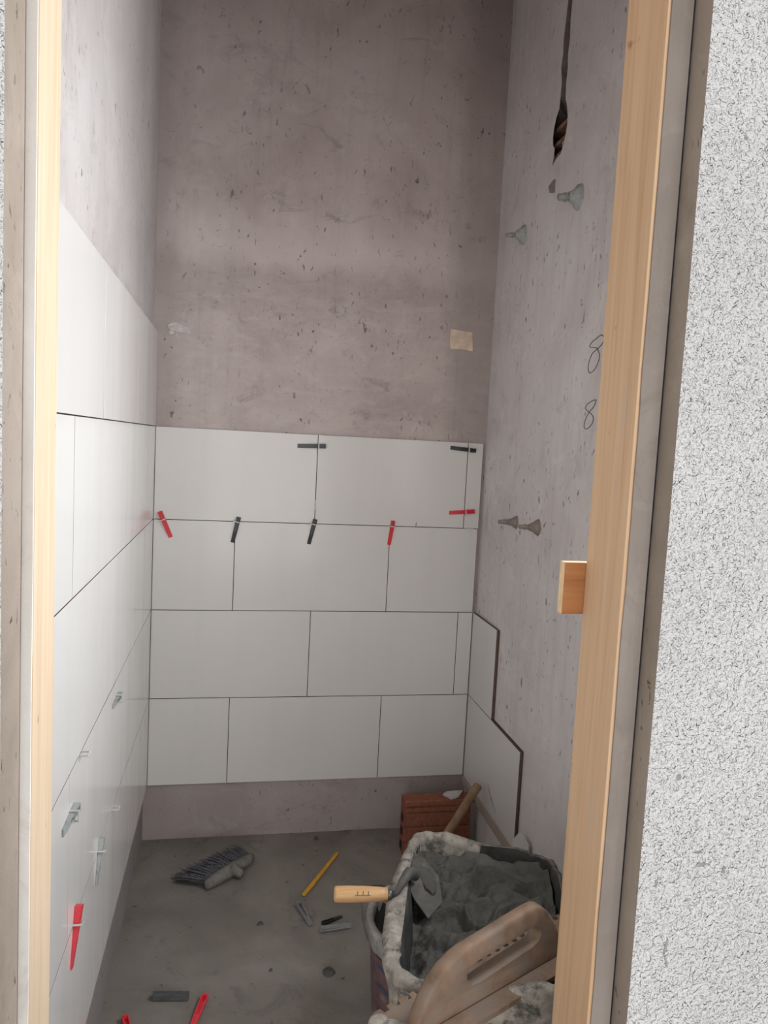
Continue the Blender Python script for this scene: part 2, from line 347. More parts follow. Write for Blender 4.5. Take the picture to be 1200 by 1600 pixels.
# right wall: window opening near the door, chased slot high up
def ring_wall():
    outer = [(-1.88, -0.02), (0.05, -0.02), (0.05, HC+0.02), (-1.88, HC+0.02)]
    win = [(-1.71, 1.25), (-1.71, 2.38), (-1.19, 2.38), (-1.19, 1.25)]
    chase = [(-0.524, HC-0.02), (-0.523, 3.016), (-0.508, 2.903), (-0.511, 2.86), (-0.503, 2.821), (-0.516, 2.77), (-0.514, 2.727), (-0.512, 2.690), (-0.490, 2.668),
             (-0.478, 2.640), (-0.474, 2.612), (-0.480, 2.585), (-0.495, 2.571), (-0.493, 2.551), (-0.484, 2.520), (-0.512, 2.532), (-0.547, 2.537), (-0.567, 2.559), (-0.578, 2.589),
             (-0.584, 2.615), (-0.582, 2.645), (-0.568, 2.683), (-0.556, 2.701), (-0.552, 2.75), (-0.557, 2.797), (-0.551, 2.84), (-0.558, 2.88), (-0.553, 2.95), (-0.559, 2.997), (-0.56, HC-0.02)]
    bm = bmesh.new()
    loops = [outer, win, chase]
    flat = [p for l in loops for p in l]
    vs = [bm.verts.new((XR, y, z)) for y, z in flat]
    for t in tessellate_polygon([[Vector((y, z, 0)) for y, z in l] for l in loops]):
        f = bm.faces.new([vs[i] for i in t])
    bm.normal_update()
    for f in bm.faces:
        if f.normal.x > 0: f.normal_flip()
    o4, c0 = 4, 8
    # window reveal
    wv = vs[4:8]; wo = [bm.verts.new((XR+0.27, y, z)) for y, z in win]
    for i in range(4): bm.faces.new((wv[i], wv[(i+1) % 4], wo[(i+1) % 4], wo[i]))
    # outer face round the window
    ov = [bm.verts.new((XR+0.27, y, z)) for y, z in outer]
    for t in tessellate_polygon([[Vector((y, z, 0)) for y, z in outer], [Vector((y, z, 0)) for y, z in win]]):
        pool = ov+wo; bm.faces.new([pool[i] for i in t])
    # chase sides and bed
    cv = vs[8:]; n = len(cv)
    cm = sum(p[0] for p in chase)/n
    def und(z): return max(0, min(1, (2.705-z)/0.03))*max(0, min(1, (z-2.515)/0.03))
    ci = [bm.verts.new((XR+0.058, y+((-0.01 if y < -0.53 else 0.12)*und(z)), z)) for y, z in chase]
    for i in range(n):
        f = bm.faces.new((cv[i], cv[(i+1) % n], ci[(i+1) % n], ci[i])); f.material_index = 1
    for t in tessellate_polygon([[Vector((v.co.y, v.co.z, 0)) for v in ci]]):
        f = bm.faces.new([ci[i] for i in t]); f.material_index = 2
    return bm
wall_right = struct('wall_right', ring_wall(), [M_RIGHT, M_CONEB, M_DARK])
tag(wall_right, 'right wall of bare grey plaster with a chased slot and pencilled figures', 'wall')
# what shows inside the slot: broken hollow brick, a bit of pipe, mortar along the upper run
for y0, y1, z0, z1, x0 in ((-0.580, -0.42, 2.636, 2.650, 0.016), (-0.580, -0.42, 2.584, 2.598, 0.012), (-0.572, -0.40, 2.535, 2.556, 0.010)):
    obj('brick', box(XR+x0, XR+0.057, y0, y1, z0, z1, 0.001), M_BRICKDK, wall_right)
bm = bmesh.new(); tube(bm, [(XR+0.040, -0.50, 2.560), (XR+0.016, -0.545, 2.572)], [0.013, 0.012], 12)
obj('pipe_end', bm, M_CONE, wall_right)
bm = bmesh.new(); tube(bm, [(XR+0.040, -0.535, 2.70), (XR+0.032, -0.532, 2.80), (XR+0.028, -0.531, 2.95), (XR+0.028, -0.540, HC-0.03)], [0.012, 0.016, 0.019, 0.019], 8)
obj('mortar_fill', bm, M_CONEB, wall_right, True)
# pencilled figures on the plaster
def pencil(pts, parent, x=XR-0.0009, r=0.0011):
    P = [Vector((x, y, z)) for y, z in pts]; sm = []
    for i in range(len(P)-1):
        a = P[max(i-1, 0)]; b = P[i]; c = P[i+1]; d = P[min(i+2, len(P)-1)]
        for k in range(5):
            t = k/5; sm.append(0.5*((2*b)+(c-a)*t+(2*a-5*b+4*c-d)*t*t+(3*b-a-3*c+d)*t**3))
    sm.append(P[-1]); bm = bmesh.new(); tube(bm, sm, r, 5)
    return obj('pencil_mark', bm, M_PENCIL, parent)
pencil([(-0.927,1.916),(-0.915,1.914),(-0.894,1.908),(-0.872,1.902),(-0.860,1.891),(-0.885,1.886),(-0.910,1.879),(-0.926,1.855),(-0.907,1.826),(-0.873,1.815),(-0.860,1.836),(-0.877,1.867),(-0.910,1.879),(-0.936,1.890),(-0.948,1.905),(-0.927,1.916)], wall_right)
pencil([(-0.926,1.736),(-0.903,1.735),(-0.868,1.724),(-0.864,1.713),(-0.888,1.703),(-0.914,1.690),(-0.913,1.672),(-0.884,1.656),(-0.862,1.661),(-0.867,1.682),(-0.888,1.703),(-0.917,1.720),(-0.926,1.736)], wall_right)
# small chip left of the upper pipe outlet
bm = bmesh.new(); prism(bm, [(XR+0.002, -0.478, 2.456), (XR+0.002, -0.520, 2.466), (XR+0.002, -0.522, 2.424), (XR+0.002, -0.490, 2.432)], (-0.008, 0, 0))
obj('plaster_chip', bm, M_CONEB, wall_right)

# wall with the doorway
bm = bmesh.new()
XJL, XJR, HEAD = 0.036, 0.893, 2.36
bx(bm, -2.5, XJL, -2.0, YF, -0.1, HC+0.2)
bx(bm, XJR, 4.5, -1.962, YF, -0.1, HC+0.2)
bx(bm, XJL, XJR, -1.98, YF, HEAD, HC+0.2)
bm.normal_update()
for f in bm.faces:
    f.material_index = 1 if f.normal.y < -0.5 else 0
wall_front = struct('wall_front', bm, [M_REVEAL, M_RENDER]); tag(wall_front, 'rough white rendered wall around the doorway, plain plaster in its reveals', 'wall')

# wooden door lining
door = empty('door_1', (0.45, -1.86, 0)); tag(door, 'unpainted pine door lining set in the plastered opening', 'door frame', kind='structure')
def dchild(name, bm, m):
    bmesh.ops.translate(bm, verts=bm.verts, vec=(-0.45, 1.86, 0)); return obj(name, bm, m, door)
dchild('jamb', box(0.000, 0.050, -1.912, -1.800, 0.0, HEAD, 0.002), M_WOOD_LIT)
dchild('jamb', box(0.853, 0.8925, -1.918, -1.800, 0.0, HEAD, 0.002), M_WOOD)
dchild('head_jamb', box(0.050, 0.853, -1.915, -1.800, HEAD-0.05, HEAD, 0.002), M_WOOD)
def smear(x0, x1, y, xe):
    """skim of plaster over a post's front edge, its inner edge uneven"""
    bm = bmesh.new(); n = 90; a = []; b = []; c = []
    for i in range(n+1):
        z = HEAD*i/n; k = fbm((x0*10, 0, z), 4, 3.0)*0.0016
        xi = (x1+k*xe); zz = z
        a.append(bm.verts.new((x0, y-0.004, zz))); b.append(bm.verts.new((xi, y-0.0035, zz))); c.append(bm.verts.new((xi, y+0.001, zz)))
    for i in range(n):
        bm.faces.new((a[i], b[i], b[i+1], a[i+1])); bm.faces.new((b[i], c[i], c[i+1], b[i+1]))
    bmesh.ops.recalc_face_normals(bm, faces=bm.faces[:])
    return bm
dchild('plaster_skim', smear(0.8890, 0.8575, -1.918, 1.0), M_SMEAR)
dchild('shrinkage_gap', box(0.8885, 0.8928, -1.9195, -1.917, 0.0, HEAD), M_DARK)
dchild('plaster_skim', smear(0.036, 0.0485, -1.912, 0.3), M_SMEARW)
# dark shrinkage gap between right post and reveal
blk = obj('wood_block', None or box(0.8165, 0.872, -1.7995, -1.782, 1.324, 1.4085, 0.0015), [M_BLOCK])
for p in blk.data.polygons: pass
blk.data.materials.append(M_ENDGRAIN)
for p in blk.data.polygons:
    if p.normal.x < -0.3 or p.normal.z > 0.3: p.material_index = 1
tag(blk, 'small brown wooden block fixed behind the right door post', 'wood block')

# window frame in the right wall (behind the door post)
win = empty('window_1', (XR+0.2, -1.45, 1.25)); tag(win, 'small white framed window opening in the right wall by the door', 'window', kind='structure')
for nm, b in (('frame_side', (-0.03, 0.03, -0.26, -0.22, 0, 1.13)), ('frame_side', (-0.03, 0.03, 0.22, 0.26, 0, 1.13)), ('frame_head', (-0.03, 0.03, -0.22, 0.22, 1.09, 1.13)), ('frame_sill', (-0.03, 0.03, -0.22, 0.22, 0, 0.04))):
    obj(nm, box(*b, 0.003), M_WHITE, win)

# ------------------------------------------------------------------ wall tiles
P = 0.3449; T = 0.009; G = 0.0026
_tm = {}
def tile_mesh(w_, h_):
    key = (round(w_, 4), round(h_, 4))
    if key in _tm: return _tm[key]
    bm = bmesh.new(); c = 0.0003
    a = [bm.verts.new(p) for p in ((0, 0, 0), (w_, 0, 0), (w_, 0, h_), (0, 0, h_))]
    b = [bm.verts.new(p) for p in ((0, -T+c, 0), (w_, -T+c, 0), (w_, -T+c, h_), (0, -T+c, h_))]
    d = [bm.verts.new(p) for p in ((c, -T, c), (w_-c, -T, c), (w_-c, -T, h_-c), (c, -T, h_-c))]
    for i in range(4):
        j = (i+1) % 4
        bm.faces.new((a[i], a[j], b[j], b[i])); bm.faces.new((b[i], b[j], d[j], d[i]))
    bm.faces.new(d); bm.faces.new(a[::-1])
    bmesh.ops.recalc_face_normals(bm, faces=bm.faces[:])
    for f in bm.faces:
        if f.normal.y > -0.5 and max(abs(f.normal.x), abs(f.normal.z)) > 0.9: f.material_index = 1
    me = bpy.data.meshes.new('tile'); bm.to_mesh(me); bm.free(); me.materials.append(M_TILE); me.materials.append(M_TILEBODY)
    _tm[key] = me; return me
def tile(parent, origin, rz, w_, h_):
    o = obj('tile', tile_mesh(w_, h_), None, parent)
    j = random.uniform(-0.0004, 0.0004)
    o.location = Vector(origin); o.rotation_euler = (random.uniform(-.0006, .0006), 0, rz+random.uniform(-.0008, .0008))
    return o
def zrow(k): return FLOOR+P*k
# back wall (faces -Y; tile face at Y=0)
rows = {3: (0.0, 0.602, 1.204, 1.268), 2: (0.0, 0.3005, 0.9025, 1.2655), 1: (0.0, 0.602, 1.204, 1.2665), 0: (0.0, 0.3005, 0.9025, 1.2665)}
for k, xs in rows.items():
    for a, b in zip(xs, xs[1:]):
        tile(wall_back, (a+G/2, T, zrow(k)+G/2), 0, b-a-G, P-G)
obj('adhesive', box(0.004, 1.262, T, YB+0.002, zrow(0)+0.003, zrow(4)-0.003), M_GLUE, wall_back)
# left wall (faces +X): tiles run along -Y from the corner
def ltile(y0, y1, k):     # y0 > y1
    tile(wall_left, (-T, y1+G/2, zrow(k)+G/2), math.pi/2, y0-y1-G, P-G)
for k in range(5):
    js = ([0.012 if k == 4 else -0.0005, -0.525, -1.120, -1.722, -1.785] if k % 2 == 0 else [-0.0005, -0.245, -0.850, -1.425, -1.785])
    for a, b in zip(js, js[1:]): ltile(a, b, k)
obj('adhesive', box(XL-0.002, -T, -1.783, 0.002, zrow(0)+0.004, zrow(5)-0.003), M_GLUE, wall_left)
# right wall (faces -X)
def rtile(y0, y1, k):
    tile(wall_right, (1.268+T, y0-G/2, zrow(k)+G/2), -math.pi/2, y0-y1-G, P-G)
rtile(-0.001, -0.290, 1); rtile(-0.001, -0.590, 0)
obj('adhesive', box(1.268+T, XR+0.001, -0.286, -0.004, zrow(1), zrow(2)-0.004), M_GLUE, wall_right)
obj('adhesive', box(1.268+T, XR+0.001, -0.586, -0.004, zrow(0)+0.003, zrow(1)), M_GLUE, wall_right)
bm = bmesh.new(); tube(bm, [(1.2676, -0.300, 0.325), (1.2676, -0.345, 0.292), (1.2676, -0.40, 0.262)], [0.001, 0.0026, 0.001], 6)
obj('mortar_smear', bm, M_GREY, wall_right)
# batten carrying the lowest right tile
bt = obj('support_batten', box(1.262, XR-0.001, -0.60, -0.004, FLOOR-0.036, FLOOR-0.0005, 0.001), M_BATTEN)
tag(bt, 'narrow pale batten under the lowest tile of the right wall', 'batten')

# patches on the back wall plaster
def patch(name, pts, mat, y=YB-0.001, t=0.0035):
    bm = bmesh.new(); n = len(pts); cx = sum(p[0] for p in pts)/n; cz = sum(p[1] for p in pts)/n
    c = bm.verts.new((cx, y-t, cz)); a = [bm.verts.new((x, y-t, z)) for x, z in pts]; b = [bm.verts.new((x, y+0.004, z)) for x, z in pts]
    for k in range(n):
        j = (k+1) % n; bm.faces.new((c, a[k], a[j])); bm.faces.new((a[k], b[k], b[j], a[j]))
    bmesh.ops.recalc_face_normals(bm, faces=bm.faces[:])
    return obj(name, bm, mat, wall_back)
patch('beige_patch', [(1.108, 2.047), (1.146, 2.044), (1.196, 2.040), (1.200, 2.000), (1.202, 1.966), (1.150, 1.972), (1.110, 1.970), (1.106, 2.01)], M_PAPER)
for (cx, cz, r) in ((0.055, 1.975, 0.022), (0.082, 1.966, 0.024), (0.104, 1.957, 0.016), (0.045, 1.952, 0.010), (0.115, 1.972, 0.007), (0.070, 1.942, 0.009)):
    pts = []
    for k in range(11):
        a = 2*math.pi*k/11; rr = r*random.uniform(0.65, 1.15); pts.append((cx+rr*1.2*math.cos(a), cz+rr*0.75*math.sin(a)))
    patch('lime_scrape', pts, M_LIME, t=0.002+r*0.05)

# pen tick on the tiles, chips in the rough render
obj('pen_tick', box(1.0060, 1.0085, -0.0006, 0.0005, zrow(3)+0.001, zrow(3)+0.018), M_PENCIL, wall_back)
for cx, cz, rw, rh, tl in ((0.946, 0.858, 0.0022, 0.012, 0.2), (0.948, 0.836, 0.0018, 0.010, -0.3), (0.942, 1.120, 0.004, 0.005, 0), (0.921, 0.960, 0.002, 0.006, 0.1), (0.992, 0.985, 0.009, 0.003, 0.4), (0.985, 1.004, 0.006, 0.002, 0.3), (1.030, 0.975, 0.003, 0.006, 0.2), (0.958, 2.020, 0.003, 0.003, 0)):
    bm = bmesh.new(); n = 9; c = bm.verts.new((cx, -1.9640, cz)); rg = []
    for k in range(n):
        a = 2*math.pi*k/n; q = random.uniform(0.7, 1.2); dx, dz = rw*q*math.cos(a), rh*q*math.sin(a)
        rg.append(bm.verts.new((cx+dx+dz*tl, -1.9632, cz+dz)))
    for k in range(n): bm.faces.new((c, rg[k], rg[(k+1) % n]))
    obj('render_chip', bm, M_CHIP, wall_front)

# ------------------------------------------------------------------ pipe outlets in the right wall
def outlet(name, y, z, tipdz, m_cone, m_pipe, label, L=0.066, R=0.030, rp=0.008):
    root = empty(name, (XR, y, z)); tag(root, label, 'pipe outlet', 'pipe outlets in the right wall')
    bm = bmesh.new(); n = 18; rings = []
    for (x, r) in ((0.004, R), (-0.006, R*0.86), (-0.016, R*0.55), (-0.028, R*0.40), (-0.034, rp*1.2)):
        rings.append([bm.verts.new((x, math.cos(2*math.pi*k/n)*r*(1+0.22*noise.noise(Vector((k*0.9, x*90, y*9)))), math.sin(2*math.pi*k/n)*r*1.15*(1+0.22*noise.noise(Vector((k*0.9, x*90, z*9)))))) for k in range(n)])
    for a, b in zip(rings, rings[1:]):
        for k in range(n): bm.faces.new((a[k], b[k], b[(k+1) % n], a[(k+1) % n]))
    bm.faces.new(rings[-1][::-1]); bmesh.ops.recalc_face_normals(bm, faces=bm.faces[:])
    obj('mortar_collar', bm, m_cone, root, True)
    bm = bmesh.new(); tube(bm, [(0.01, 0, 0), (-0.034, 0, tipdz*0.5), (-L, 0, tipdz)], rp, 12); obj('pipe', bm, m_pipe, root, True)
    bm = bmesh.new(); tube(bm, [(-0.042, 0, tipdz*0.6), (-0.050, 0, tipdz*0.75)], rp*1.35, 12); obj('pipe_ring', bm, m_pipe, root)
    return root
outlet('pipe_outlet', -0.713, 2.352, -0.007, M_CONE, M_PIPE, 'grey capped pipe outlet high on the right wall, nearest the door post', R=0.036, rp=0.010)
outlet('pipe_outlet', -0.264, 2.355, -0.007, M_CONE, M_PIPE, 'small grey capped pipe outlet high on the right wall near the corner', R=0.033, rp=0.007)
outlet('pipe_outlet', -0.377, 1.329, 0.001, M_CONEB, M_CONEB, 'brown mortared pipe stub beside the tiles, the one nearer the corner', R=0.022, rp=0.007)
outlet('pipe_outlet', -0.576, 1.334, 0.001, M_CONEB, M_CONEB, 'brown mortared pipe stub beside the tiles, the one nearer the door', R=0.026, rp=0.007)

# ------------------------------------------------------------------ levelling wedges and clips
def wedge_mesh(L=0.108, W=0.0175, H=0.0135):
    """tapered plastic wedge lying along +X (butt at x=0, thin tail at x=L), hollow from above"""
    bm = bmesh.new(); t = 0.0028
    o = [(0, -W/2), (L, -W/2*0.88), (L, W/2*0.88), (0, W/2)]
    hz = [H, 0.0028, 0.0028, H]
    ob = [bm.verts.new((x, y, 0)) for x, y in o]; ot = [bm.verts.new((x, y, h)) for (x, y), h in zip(o, hz)]
    i_ = [(t*1.4, -W/2+t), (L*0.62, -W/2*0.8+t), (L*0.62, W/2*0.8-t), (t*1.4, W/2-t)]
    def top(x): return H+(0.0028-H)*x/L
    it = [bm.verts.new((x, y, top(x))) for x, y in i_]; ib = [bm.verts.new((x, y, 0.0022)) for x, y in i_]
    bm.faces.new(ob[::-1])
    for k in range(4):
        j = (k+1) % 4
        bm.faces.new((ob[k], ob[j], ot[j], ot[k])); bm.faces.new((ot[k], ot[j], it[j], it[k])); bm.faces.new((it[k], it[j], ib[j], ib[k]))
    bm.faces.new(ib)
    bmesh.ops.recalc_face_normals(bm, faces=bm.faces[:])
    me = bpy.data.meshes.new('wedge'); bm.to_mesh(me); bm.free(); return me
W_BASE = wedge_mesh(); W_MESH = {}
for nm, m in (('red', M_RED), ('black', M_BLACK), ('grey', M_GREY), ('pale', M_PALEGREY)):
    me = W_BASE.copy(); me.materials.append(m); W_MESH[nm] = me
def frame_mat(ax, nrm, loc):
    ax = Vector(ax).normalized(); nrm = Vector(nrm).normalized(); ax = (ax-nrm*ax.dot(nrm)).normalized(); y = nrm.cross(ax)
    m = Matrix((ax, y, nrm)).transposed().to_4x4(); m.translation = Vector(loc); return m
def wedge(color, start, ax, nrm, label, group, scale=1.0, roll=0.0):
    o = bpy.data.objects.new('tile_wedge', W_MESH[color]); COL.objects.link(o)
    o.matrix_world = frame_mat(ax, nrm, start) @ Matrix.Rotation(roll, 4, 'X') @ Matrix.Scale(scale, 4)
    tag(o, label, 'wedge', group); return o
def clip(loc, ax, nrm, label, hgt=0.016, tabw=0.021):
    """thin strap standing out of a joint and bridging over a wedge; ax = wedge direction"""
    root = empty('levelling_clip'); root.matrix_world = frame_mat(ax, nrm, loc); tag(root, label, 'clip', 'white levelling clips in the tile joints')
    t = 0.0018
    for s in (-1, 1):
        obj('leg', box(-t, t, s*tabw/2-0.0012, s*tabw/2+0.0012, -0.002, hgt), M_CLIP, root)
    obj('strap', box(-0.0020, 0.0020, -tabw/2-0.0012, tabw/2+0.0012, hgt, hgt+0.003, 0.0006), M_CLIP, root)
    return root
BN = (0, -1, 0); LN = (1, 0, 0)
gB = 'wedges clamped on the back wall tiles'; gL = 'wedges clamped on the left wall tiles'; gF = 'wedges lying on the floor'
Z = FLOOR
def bw(color, b, t, at, label, clabel):
    """wedge on the back wall from butt b to tail t (x,z), held by a clip at 'at'"""
    B = Vector((b[0], -0.0006, b[1]+Z)); Tt = Vector((t[0], -0.0006, t[1]+Z)); ax = Tt-B
    wedge(color, B, ax, BN, label, gB, ax.length/0.108)
    c = Vector((at[0], -0.0004, at[1]+Z))
    clip(c, ax, BN, clabel, 0.0150)
bw('black', (0.632, 1.337), (0.524, 1.333), (0.604, 1.336), 'dusty black wedge lying level on the middle joint of the top tile row', 'white clip holding the level black wedge at the top of the middle joint')
bw('black', (1.234, 1.349), (1.130, 1.356), (1.204, 1.351), 'black wedge at the top right end of the back wall tiles', 'white clip on the narrow tile strip holding the black wedge')
bw('red', (1.244, 1.105), (1.141, 1.096), (1.206, 1.101), 'red wedge lying level across the narrow tile strip by the right corner', 'white clip on the narrow tile strip holding the level red wedge')
bw('red', (0.023, 1.064), (0.065, 0.968), (0.036, P*3), 'red wedge slanting down beside the left corner of the back wall', 'white clip holding the slanting red wedge at the left corner')
bw('black', (0.313, 1.052), (0.292, 0.954), (0.3035, P*3), 'upright black wedge on the back wall next to the slanting red one', 'white clip holding the black wedge next to the left red one')
bw('black', (0.604, 1.053), (0.583, 0.955), (0.5945, P*3), 'upright black wedge under the middle joint of the top tile row', 'white clip holding the black wedge below the middle joint')
bw('red', (0.912, 1.057), (0.901, 0.960), (0.908, P*3), 'upright red wedge between the middle joint and the right corner', 'white clip holding the upright red wedge near the right end')
def lw(color, b, t, at, label, clabel):
    B = Vector((0.0006, b[0], b[1]+Z)); Tt = Vector((0.0006, t[0], t[1]+Z)); ax = Tt-B
    if label: wedge(color, B, ax, LN, label, gL, max(ax.length, 0.095)/0.108)
    if clabel: clip(Vector((0.0004, at[0], at[1]+Z)), ax, LN, clabel, 0.0155, 0.022)
lw('pale', (-0.815, 0.640), (-0.910, 0.640), (-0.850, 0.640), 'pale grey wedge on the left wall, the highest and farthest one', 'white clip holding the highest wedge of the left wall')
lw('pale', (-1.385, 0.605), (-1.490, 0.605), (-1.425, 0.605), 'pale grey wedge lying level on the left wall near the door post', 'white clip holding the level grey wedge near the door post')
lw('pale', (-1.075, 0.372), (-1.110, 0.275), (-1.085, P), 'pale grey wedge pointing straight down low on the left wall', 'white clip around the downward grey wedge low on the left wall')
lw('red', (-1.352, 0.377), (-1.390, 0.265), (-1.365, P), 'red wedge pointing down low on the left wall beside the door post', 'white clip around the red wedge low on the left wall')
lw('pale', (-1.328, 2*P+0.02), (-1.328, 2*P-0.05), (-1.328, 2*P), None, 'empty white clip in the joint above the level grey wedge of the left wall')
lw('pale', (-0.870, P+0.02), (-0.870, P-0.05), (-0.870, P), None, 'empty white clip in the low joint between the two far grey wedges')

clip(Vector((0.602, -0.0004, 1.336)), (1, 0, 0), BN, 'empty white clip in the middle joint below the level black wedge', 0.010, 0.030)
clip(Vector((1.228, -0.0004, zrow(3))), (0, 0, 1), BN, 'empty white clip under the narrow tile strip by the right corner', 0.010, 0.034)

# loose ones on the floor
UPV = (0, 0, 1)
wedge('grey', (0.552, -0.470, 0.003), (0.036, -0.125, 0), UPV, 'dusty grey wedge lying on the floor below the yellow stick', gF, 1.12)
wedge('black', (0.623, -0.586, 0.003), (0.062, 0.032, 0), UPV, 'short black wedge on the floor beside a grey one', gF, 0.72)
wedge('grey', (0.612, -0.617, 0.012), (0.100, 0.008, 0), (0, -0.9, 0.45), 'grey wedge on its side on the floor next to the black one', gF, 0.95)
wedge('red', (0.260, -0.872, 0.003), (-0.030, -0.105, 0), UPV, 'long red wedge on the floor near the dark rubber bar', gF, 1.05, math.pi*0)
wedge('red', (0.050, -0.925, 0.003), (0.035, -0.10, 0), UPV, 'red wedge cut by the bottom of the picture, close to the left wall', gF, 1.0)

# ------------------------------------------------------------------ other things on the floor
# yellow stick
bm = bmesh.new()
prism(bm, [(-0.150, -0.0065, 0.0), (-0.02, -0.0075, 0.0), (0.150, -0.0050, 0.0), (0.150, 0.0065, 0.0), (-0.02, 0.0055, 0.0), (-0.150, 0.0065, 0.0)], (0, 0, 0.006))
o = obj('yellow_stick', bm, M_YELLOW); o.location = (0.6525, -0.292, 0.003); o.rotation_euler = (0, 0, math.atan2(0.247, 0.147))
tag(o, 'thin flat yellow stick lying on the cement floor', 'stick')
# rubber bar
o = obj('rubber_bar', box(-0.050, 0.050, -0.009, 0.009, 0, 0.017, 0.0015), M_SLATE); o.location = (0.165, -0.862, 0.002); o.rotation_euler = (0, 0, -0.12)
tag(o, 'short dark grey rubber bar on the floor at the bottom left', 'bar')
# mortar splats and crumbs
def splat(x, y, r, label, h=0.006, mat=M_MORTAR, name='mortar_splat'):
    bm = bmesh.new(); n = 16
    c = bm.verts.new((0, 0, h)); r1 = []; r2 = []
    for k in range(n):
        a = 2*math.pi*k/n; q = r*(1+0.35*noise.noise(Vector((math.cos(a)*1.4, math.sin(a)*1.4, x*31+y*17))))
        r1.append(bm.verts.new((q*0.62*math.cos(a), q*0.62*math.sin(a), h*0.8))); r2.append(bm.verts.new((q*math.cos(a), q*math.sin(a)*0.9, -0.002)))
    for k in range(n):
        j = (k+1) % n; bm.faces.new((c, r1[k], r1[j])); bm.faces.new((r1[k], r2[k], r2[j], r1[j]))
    o = obj(name, bm, mat, None, True); o.location = (x, y, 0.0015); tag(o, label, 'mortar lump', 'mortar lumps on the floor'); return o
splat(0.620, -0.808, 0.022, 'flat dark mortar splat on the floor in front of the bucket')
splat(0.66, -0.045, 0.010, 'small dark crumb on the floor at the foot of the back wall', 0.009)
splat(0.422, -0.556, 0.012, 'small mortar crumb on the open floor between broom and bucket', 0.005)
splat(0.448, -0.78, 0.006, 'tiny dark crumb on the floor left of the mortar splat', 0.005)

# broom head
br = empty('broom_head', (0.322, -0.268, 0.0), (0, 0, math.atan2(0.167, 0.164))); tag(br, 'dusty grey broom head without its stick lying on the floor', 'broom')
# local x along the bar, +y towards bristle tips
bm = bmesh.new(); L = 0.232; n = 22; rings = []
for i in range(n+1):
    x = -L/2+L*i/n; e = abs(2*i/n-1); hw = 0.017*(1-0.35*e**4); zt = 0.040+0.006*math.cos(math.pi*(i/n-0.5))-0.004*e; dip = 0.006*(1-e*e)
    prof = [(-hw-dip, 0.010), (-hw*0.8-dip, 0.030), (-hw*0.2, zt), (hw*0.7, zt-0.002), (hw, 0.026), (hw*0.8, 0.006)]
    rings.append([bm.verts.new((x, a, b)) for a, b in prof])
for a, b in zip(rings, rings[1:]):
    for k in range(6): bm.faces.new((a[k], b[k], b[(k+1) % 6], a[(k+1) % 6]))
bm.faces.new(rings[0]); bm.faces.new(rings[-1][::-1]); bmesh.ops.recalc_face_normals(bm, faces=bm.faces[:])
obj('bar', bm, M_BROOM, br, True)
bm = bmesh.new()
tube(bm, [(0.008, -0.010, 0.027), (0.010, -0.034, 0.022), (0.012, -0.050, 0.019)], [0.021, 0.0155, 0.0150], 16, False)
tube(bm, [(0.012, -0.050, 0.019), (0.011, -0.036, 0.0215)], [0.0150, 0.0115], 16, False)
tube(bm, [(0.012, -0.0502, 0.019), (0.010, -0.030, 0.022)], [0.0115, 0.0115], 16)
obj('socket', bm, M_BROOM, br, True)
bm = bmesh.new()
for r in range(620):
    sx = random.uniform(-1, 1); x = sx*L*0.47; z0 = random.uniform(0.010, 0.036)
    ln = 0.108+random.uniform(-0.012, 0.016)-0.012*sx
    fan = sx*0.030-0.012+random.uniform(-0.014, 0.014); zt = max(0.002, z0*0.75+random.uniform(-0.012, 0.012))
    a = Vector((x, 0.010, z0)); c = Vector((x+fan, ln, zt)); b = (a+c)/2+Vector((random.uniform(-.003, .003), 0, random.uniform(-.001, .006)))
    tube(bm, [a, b, c], [0.0018, 0.0017, 0.0009], 3, False)
tag(obj('bristles', bm, M_BRISTLE, br), 'grey plastic bristles fanning to the left', kind='stuff')

# clay block
def clay():
    bm = bmesh.new(); H = 0.217; y1 = 0.062
    prof = [(y1, 0), (0.0, 0)]
    z = 0.0
    for zz in (0.052, 0.112, 0.168, 0.192):          # horizontal grooves of the front
        prof += [(0, zz-0.004), (0.007, zz-0.002), (0.007, zz+0.002), (0, zz+0.004)]
    prof += [(0.0, H-0.004), (0.003, H), (y1, H)]
    prism(bm, [(0, y, z) for y, z in prof], (0.268, 0, 0))
    return bm
ck = empty('clay_block', (0.977, -0.195, 0.0)); tag(ck, 'red grooved clay block standing in the back right corner', 'clay block')
obj('body', clay(), M_BRICK, ck)
for zz in (0.028, 0.085, 0.140):
    obj('hole', box(-0.0008, 0.004, 0.016, 0.048, zz-0.016, zz+0.016), M_DARK, ck)
# tile shard on the block
bm = bmesh.new(); prism(bm, [(0, 0, 0), (0.022, -0.045, 0.004), (0.055, -0.034, 0.006), (0.085, 0.014, 0.004), (0.022, 0.018, 0)], (0, 0, 0.008))
o = obj('tile_shard', bm, M_LIME); o.location = (1.138, -0.158, 0.2175); o.rotation_euler = (0.02, 0.0, 0.0); tag(o, 'broken pale tile shard lying on top of the red clay block', 'tile shard')
# tile offcut standing against the right wall
bm = bmesh.new(); prism(bm, [(0, -0.040, 0), (0, -0.115, 0), (0, -0.115, 0.308), (0, -0.090, 0.326), (0, -0.068, 0.330), (0, -0.045, 0.296)], (0.008, 0, 0))
o = obj('tile_offcut', bm, M_TILE); o.location = (1.218, -0.612, 0.002); o.rotation_euler = (0, 0.0, 0.42); tag(o, 'white tile offcut standing against the right wall, its tip showing behind the tub', 'tile offcut')

